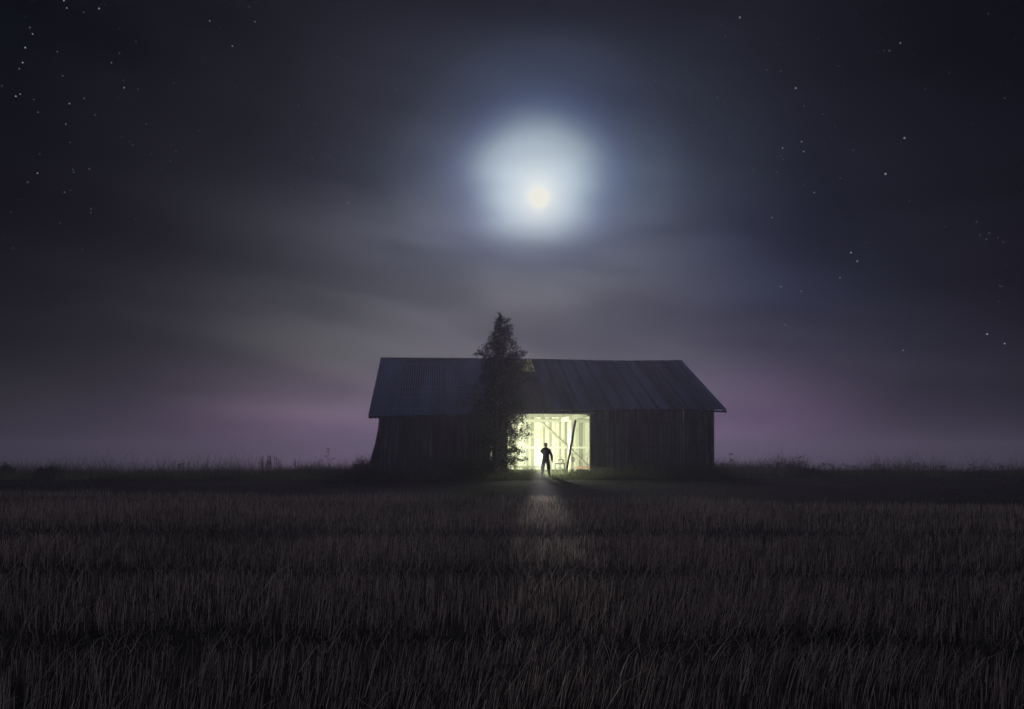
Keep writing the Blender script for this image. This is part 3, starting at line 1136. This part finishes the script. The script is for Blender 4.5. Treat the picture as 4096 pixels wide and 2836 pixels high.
def hand(wrist, d, across, curl, sgn):
    """palm, four unequal fingers and a thumb, slightly closed"""
    d, across = Vector(d).normalized(), Vector(across).normalized()
    nrm = d.cross(across).normalized() * curl
    wst = Vector(wrist)
    merge(body, skin('palm', [(wst - d * .02, .022, .026), (wst + d * .035, .024, .034), (wst + d * .085, .020, .036)], [(0, 1), (1, 2)], M['skin'], None, 1))
    for k, (o, L) in enumerate(((-.030, .068), (-.010, .078), (.010, .073), (.029, .058))):
        p = wst + d * .08 + across * o
        j = [(p, .010), (p + d * L * .45 + nrm * L * .10, .0095), (p + d * L * .75 + nrm * L * .32, .009), (p + d * L * .9 + nrm * L * .6, .008)]
        merge(body, skin('finger', j, [(0, 1), (1, 2), (2, 3)], M['skin'], None, 1))
    p = wst + d * .03 - across * .026 * sgn
    j = [(p, .012), (p - across * .026 * sgn + d * .03 + nrm * .012, .011), (p - across * .03 * sgn + d * .062 + nrm * .028, .009)]
    merge(body, skin('thumb', j, [(0, 1), (1, 2)], M['skin'], None, 1))


hand((.333, .03, .875), (.03, .05, -1), (.1, 1, .0), 1, -1)
hand((-.332, .20, .955), (.05, 1, -.15), (0, .1, 1), -1, -1)
# ears and nose as part of the same head
f = MB()
for s in (-1, 1):
    f.ball((s * .090, .012, 1.665), .012, .022, .032, 8, 6)
f.ball((0, .105, 1.665), .014, .022, .022, 8, 6)
for s in (-1, 1):
    f.ball((s * .03, .093, 1.69), .013, .008, .008, 8, 6)
f.ball((0, .088, 1.615), .026, .01, .008, 8, 6)
merge(body, f.build('features', M['skin'], None, True))
body.location = (mp_.x, mp_.y, 0.0)
tag(body, 'man in dark jacket and boots standing as a silhouette in the lit doorway', 'person')
skin('jacket', [
    ((0, 0, .71), .205, .175), ((0, .005, .95), .20, .16), ((0, .005, 1.12), .19, .145), ((0, -.005, 1.30), .215, .155), ((0, -.01, 1.43), .135, .115), ((0, .0, 1.575), .078, .085),
    ((.18, -.01, 1.385), .088), ((.312, -.03, 1.13), .072), ((.332, .018, .83), .054),
    ((-.18, -.01, 1.385), .088), ((-.285, -.02, 1.10), .072), ((-.33, .20, .955), .054)],
    [(0, 1), (1, 2), (2, 3), (3, 4), (4, 5), (4, 6), (6, 7), (7, 8), (4, 9), (9, 10), (10, 11)], M['cloth'], body)
skin('trousers', [
    ((0, 0, .93), .175, .14), ((.10, 0, .82), .125, .12), ((.135, .02, .60), .105), ((.15, .02, .46), .115), ((.165, 0, .34), .10),
    ((-.10, 0, .82), .125, .12), ((-.14, .02, .60), .105), ((-.155, .02, .46), .115), ((-.165, 0, .34), .10)],
    [(0, 1), (1, 2), (2, 3), (3, 4), (0, 5), (5, 6), (6, 7), (7, 8)], M['trousers'], body)
for s, ex in ((1, .215), (-1, -.22)):
    skin('boot', [((s * .158, 0, .42), .088), ((s * .172, 0, .24), .082), ((s * .190, -.01, .09), .072, .07), ((ex, .09, .045), .055, .042), ((ex + s * .01, .17, .035), .045, .03)],
         [(0, 1), (1, 2), (2, 3), (3, 4)], M['boot'], body)
skin('hair', [((0, -.02, 1.66), .096, .098), ((0, -.005, 1.735), .102, .112), ((0, .0, 1.785), .076, .086)], [(0, 1), (1, 2)], M['hair'], body)


# he faces the photographer
for o in [body] + list(body.children):
    o.data.transform(Matrix.Diagonal((1, -1, 1, 1)))
    o.data.flip_normals()

# round hand lamp held at his side, pointing over the field
HL = Vector((mp_.x - .345, MANY - .285, 1.105))
hl = empty('hand_lamp', (HL.x, HL.y, 0))
tag(hl, 'glaring round hand lamp held at the waist of the man', 'lamp')
b = MB()
b.ball((0, 0, HL.z), .17, seg=24, rings=14)
b.build('globe', M['hand_globe'], hl, smooth=True)
b = MB()
b.tube([(0, 0, .83), (0, 0, HL.z - .165)], [.017, .019], 10)
b.tube([(0, 0, HL.z - .18), (0, 0, HL.z - .155)], [.03, .055], 12)
b.build('grip', M['iron'], hl)
lamp_light('field_beam', 'SPOT', 8500, (HL.x - .70, 14, .12), 3.5, 1.0, (0, -.2, .0), col=(1.0, .95, .90), host=hl, at_=HL)


# ---------------------------------------------------------------- birch in front of the barn
TY0 = 31.5
SC = TY0 / FPX
birch = empty('birch_tree', ((1986 - CX) * SC, TY0, 0))
tag(birch, 'slender leafy birch tree standing in front of the barn wall', 'tree')
PROF = [(1257, 1993, 2003), (1274, 1982, 2012), (1319, 1966, 2044), (1363, 1950, 2072), (1408, 1904, 2088), (1428, 1900, 2110), (1452, 1928, 2114), (1497, 1912, 2124),
        (1541, 1884, 2118), (1586, 1852, 2104), (1630, 1848, 2086), (1675, 1862, 2118), (1719, 1880, 2124), (1764, 1898, 2080), (1809, 1874, 2094), (1853, 1870, 2092), (1890, 1900, 2040)]
pz = [EYE + (HY - p[0]) * SC for p in PROF][::-1]
pl = [(1986 - p[1]) * SC for p in PROF][::-1]
pr = [(p[2] - 1986) * SC for p in PROF][::-1]
TOP = pz[-1]


def trunk_x(z):
    return .15 * (z / TOP) ** 1.5 + .03 * math.sin(z * 1.1)


b = MB()
zz = np.linspace(-.05, TOP - .15, 22)
b.tube([(trunk_x(z), .03 * math.sin(z * .8), z) for z in zz], [.105 * (1 - z / (TOP + .3)) ** .8 + .008 for z in zz], 10)
b.build('trunk', M['bark'], birch, smooth=True)
limbs = MB()
LP_ = []


def crown_r(z, ph):
    c = math.cos(ph)
    rm = (np.interp(z, pz, pl) + np.interp(z, pz, pr)) / 2
    side = np.interp(z, pz, pr) if c > 0 else np.interp(z, pz, pl)
    return side * abs(c) ** .7 + min(rm, 1.2) * (1 - abs(c) ** .7)


def c_right(a):
    return math.cos(a) > .2


nb = 0
while nb < 330:
    z = random.uniform(.35, TOP - .12)
    ph = random.uniform(0, 2 * math.pi)
    R_ = crown_r(z, ph)
    if random.random() > .30 + R_ / 1.6:
        continue
    nb += 1
    c, sn = math.cos(ph), math.sin(ph)
    if z < 3.3 and c_right(ph) and random.random() < .15:
        continue
    r = R_ * (random.uniform(.66, 1.08) if z < 5.6 else random.uniform(.68, 1.08))
    rise = random.uniform(.35, .95) if z > 2.5 else random.uniform(-.1, .5)
    zs = min(max(.3, z - r * rise), TOP - .3)
    a = Vector((trunk_x(zs), .03 * math.sin(zs * .8), zs))
    e = Vector((trunk_x(z) + r * c, r * sn, z))
    mid = a.lerp(e, .5) + Vector((0, 0, .12 * r))
    limbs.tube([a, mid, e], [.014 + .007 * r, .010, .004], 4, cap=False)
    for k in range(int(4 + 5 * r)):
        t = random.random() ** .6
        q = (a.lerp(mid, t * 2) if t < .5 else mid.lerp(e, t * 2 - 1))
        L = random.uniform(.16, .42) * (.5 + .5 * min(1, r))
        g = math.atan2(sn, c) + random.gauss(0, .9)
        hang = random.uniform(.1, 1.3) if z < TOP * .72 else random.uniform(-.9, .3)
        d = Vector((math.cos(g), math.sin(g), -hang)).normalized()
        if k % 2 == 0:
            limbs.tube([q, q + d * L], [.005, .002], 3, cap=False)
        for i in range(random.randint(9, 17)):
            p = q + d * (L * random.random() * 1.1)
            p = p + Vector((random.gauss(0, .045), random.gauss(0, .045), random.gauss(0, .05)))
            if 2.9 < p.z < 5.0 and abs(p.x - trunk_x(p.z)) < .09 and p.y < .1 and random.random() < .8:
                continue
            if p.z > .12:
                LP_.append(p)
for i in range(620):                                # the leader and the dense core beside the trunk
    z = random.uniform(.6, TOP - .02)
    if z > TOP - .6 and random.random() < .45:
        continue
    g = random.uniform(0, 2 * math.pi)
    r = crown_r(z, g) * random.uniform(.05, .7)
    if z < 3.4 and random.random() < .5:
        continue
    q = Vector((trunk_x(z) + r * math.cos(g), r * math.sin(g), z))
    for j in range(14):
        sp = min(.08, .02 + .22 * crown_r(z, g))
        p = q + Vector((random.gauss(0, sp), random.gauss(0, sp), random.gauss(0, .10)))
        if not (2.9 < p.z < 5.0 and abs(p.x - trunk_x(p.z)) < .09 and p.y < .1) and p.z < TOP + .10:
            LP_.append(p)
limbs.build('limbs', M['weed'], birch)


def leaf_mesh(name, P, size, m, parent, droop=.6):
    n = len(P)
    P = np.array([tuple(p) for p in P])
    s = size * rng.uniform(.65, 1.35, n)
    ax = rng.standard_normal((n, 3))
    ax[:, 2] -= droop
    ax /= np.linalg.norm(ax, axis=1)[:, None]
    sd = np.cross(ax, rng.standard_normal((n, 3)))
    sd /= np.linalg.norm(sd, axis=1)[:, None] + 1e-6
    V = np.empty((n, 4, 3))
    V[:, 0] = P
    V[:, 1] = P + ax * (s * .45)[:, None] + sd * (s * .40)[:, None]
    V[:, 2] = P + ax * s[:, None]
    V[:, 3] = P + ax * (s * .45)[:, None] - sd * (s * .40)[:, None]
    Q = np.arange(n)[:, None] * 4 + np.array([0, 1, 2, 3])
    return np_mesh(name, V.reshape(-1, 3), Q, tone=rng.random(n), m=m, parent=parent)


leaf_mesh('crown', LP_, .068, M['leaf'], birch)


# ---------------------------------------------------------------- shrubs and weeds
def shrub(px, Y, wid, h, label, nleaf=1500, size=.06, cat='shrub'):
    o = empty('shrub', ((px - CX) / FPX * Y, Y, float(ground_z((px - CX) / FPX * Y, Y))))
    tag(o, label, cat)
    s = MB()
    P = []
    for k in range(46):
        a = random.uniform(0, 2 * math.pi)
        r = wid / 2 * random.random() ** .6
        z = h * math.sqrt(max(.05, 1 - (r / (wid / 2)) ** 2 * .85)) * random.uniform(.6, 1.05)
        e = Vector((r * math.cos(a), r * math.sin(a), z))
        s.tube([(r * .2 * math.cos(a), r * .2 * math.sin(a), -.02), e * .55 + Vector((0, 0, .06)), e], [.010, .007, .003], 4, cap=False)
        for i in range(nleaf // 46):
            t = random.uniform(.25, 1)
            P.append(e * t + Vector((random.gauss(0, .08), random.gauss(0, .08), random.gauss(0, .07) + .04)))
    P = [p for p in P if p.z > .02]
    s.build('stems', M['weed'], o)
    leaf_mesh('foliage', P, size, M['leaf'], o, .2)
    return o


shrub(1880, 31.9, 1.5, 1.15, 'low leafy shrub growing at the left foot of the birch', 2600, .06)
shrub(195, 33.0, 1.3, .62, 'dark rounded bush in the grass far left of the barn', 1500, .07)
shrub(18, 35.0, 1.2, .72, 'dark bush at the left edge of the field', 1300, .07)
shrub(1445, 35.2, 1.2, 1.05, 'leafy weeds against the left end of the barn', 1500, .06)
shrub(1478, 33.6, .9, .9, 'pale leaved weeds at the bowed left corner of the barn', 900, .07)


def umbel(h, heads, seed, spread=.22):
    rs = random.Random(seed)
    b = MB()
    lean = rs.uniform(-.08, .08)
    top = Vector((lean * h, rs.uniform(-.05, .05), h))
    b.tube([(0, 0, -.02), (lean * h * .4, 0, h * .5), tuple(top)], [.010, .008, .005], 5, cap=False)

    def head(p, r):
        n = 11
        for k in range(n):
            a = 2 * math.pi * k / n + rs.random()
            q = r * rs.uniform(.5, 1.0)
            e = p + Vector((math.cos(a) * q, math.sin(a) * q, r * .45 * rs.uniform(.7, 1.1)))
            b.tube([tuple(p), tuple(e)], [.004, .003], 3, cap=False)
            for j in range(4):
                b.ball(e + Vector((rs.gauss(0, .014), rs.gauss(0, .014), rs.gauss(0, .008))), .012, .012, .008, 5, 3)
    head(top, .11)
    for k in range(heads):
        t = rs.uniform(.55, .88)
        p = Vector((lean * h * t, 0, h * t))
        a = rs.uniform(0, 2 * math.pi)
        e = p + Vector((math.cos(a) * spread, math.sin(a) * spread, rs.uniform(.1, .22)))
        b.tube([tuple(p), tuple(e)], [.005, .003], 4, cap=False)
        head(e, .08)
    return b


ORD = ['first', 'second', 'third', 'fourth', 'fifth', 'sixth', 'seventh', 'eighth', 'ninth', 'tenth', 'eleventh', 'twelfth', 'thirteenth', 'fourteenth', 'fifteenth', 'sixteenth', 'seventeenth', 'eighteenth', 'nineteenth', 'twentieth', 'twenty-first', 'twenty-second']
RIGHT = [(2898, 1857), (2921, 1820), (3000, 1866), (3063, 1862), (3112, 1854), (3150, 1872), (3190, 1833), (3218, 1851), (3278, 1868), (3300, 1860), (3330, 1874),
         (3387, 1865), (3420, 1872), (3488, 1868), (3519, 1862), (3587, 1869), (3636, 1868), (3657, 1862), (3694, 1877), (3764, 1890), (3900, 1884), (4014, 1868)]
for i, (px, py) in enumerate(RIGHT):
    Y = 35.5 + 1.5 * random.random() + (px - 2900) * .001
    p = at(px, py, Y)
    gz = float(ground_z(p.x, Y))
    o = umbel(max(.45, p.z - gz), random.choice((1, 2, 2, 3)), 100 + i).build('umbel_weed', M['weed'])
    o.location = (p.x, Y, gz)
    tag(o, 'dry umbel weed stalk in the right meadow, %s from the barn' % ORD[i], 'weed', 'dry umbel stalks right of the barn')
p = at(1318, 1800, 35.0)
o = umbel(1.42, 3, 7).build('umbel_weed', M['weed'])
o.location = (p.x, p.y, float(ground_z(p.x, p.y)))
tag(o, 'tall lone dry umbel stalk in the grass left of the barn', 'weed')


def stalks(px, Y, n, wid, h0, h1, name, label, cat):
    b = MB()
    for k in range(n):
        x = random.gauss(0, wid / 2)
        h = random.uniform(h0, h1) * (1 - .25 * abs(x) / wid)
        ln = random.gauss(0, .05) + x * .15
        y = random.gauss(0, .12)
        b.tube([(x, y, -.02), (x + ln * h * .5, y, h * .55), (x + ln * h, y, h)], [.008, .007, .004], 4, cap=False)
        for j in range(int(h * 16)):
            t = random.uniform(.6, 1.02)
            b.ball((x + ln * h * t + random.gauss(0, .016), y + random.gauss(0, .016), h * t), .016, .016, .022, 5, 3)
    o = b.build(name, M['weed'])
    o.location = ((px - CX) / FPX * Y, Y, float(ground_z((px - CX) / FPX * Y, Y)))
    return tag(o, label, cat)


stalks(1078, 34.6, 22, .8, .75, 1.22, 'dry_weed_clump', 'dense clump of dry upright weed stalks left of the barn', 'weed')
stalks(1177, 34.2, 2, .06, .92, 1.02, 'dock_stalk', 'single dark dock spike between the weed clump and the tall umbel', 'weed')
stalks(760, 36.5, 9, 1.0, .6, .85, 'dry_weed_clump', 'sparse low dry weeds in the hazy meadow at left', 'weed')
stalks(2720, 33.3, 12, 1.6, .45, .8, 'dry_weed_clump', 'thin weed stalks leaning against the right end of the barn front', 'weed')

# ---------------------------------------------------------------- night mist
hz = MB()
hz.box(-650, 650, -650, 650, -34, 8.9)
hm_ = bpy.data.materials.new('mist')
hm_.use_nodes = True
t = NT(hm_.node_tree)
pv = t.new('ShaderNodeVolumePrincipled')
pv.inputs['Color'].default_value = (.90, .84, .97, 1)
pv.inputs['Density'].default_value = HAZE
pv.inputs['Anisotropy'].default_value = .63
t.put(t.new('ShaderNodeOutputMaterial').inputs['Volume'], pv.outputs[0])
tag(hz.build('haze', hm_), kind='stuff')
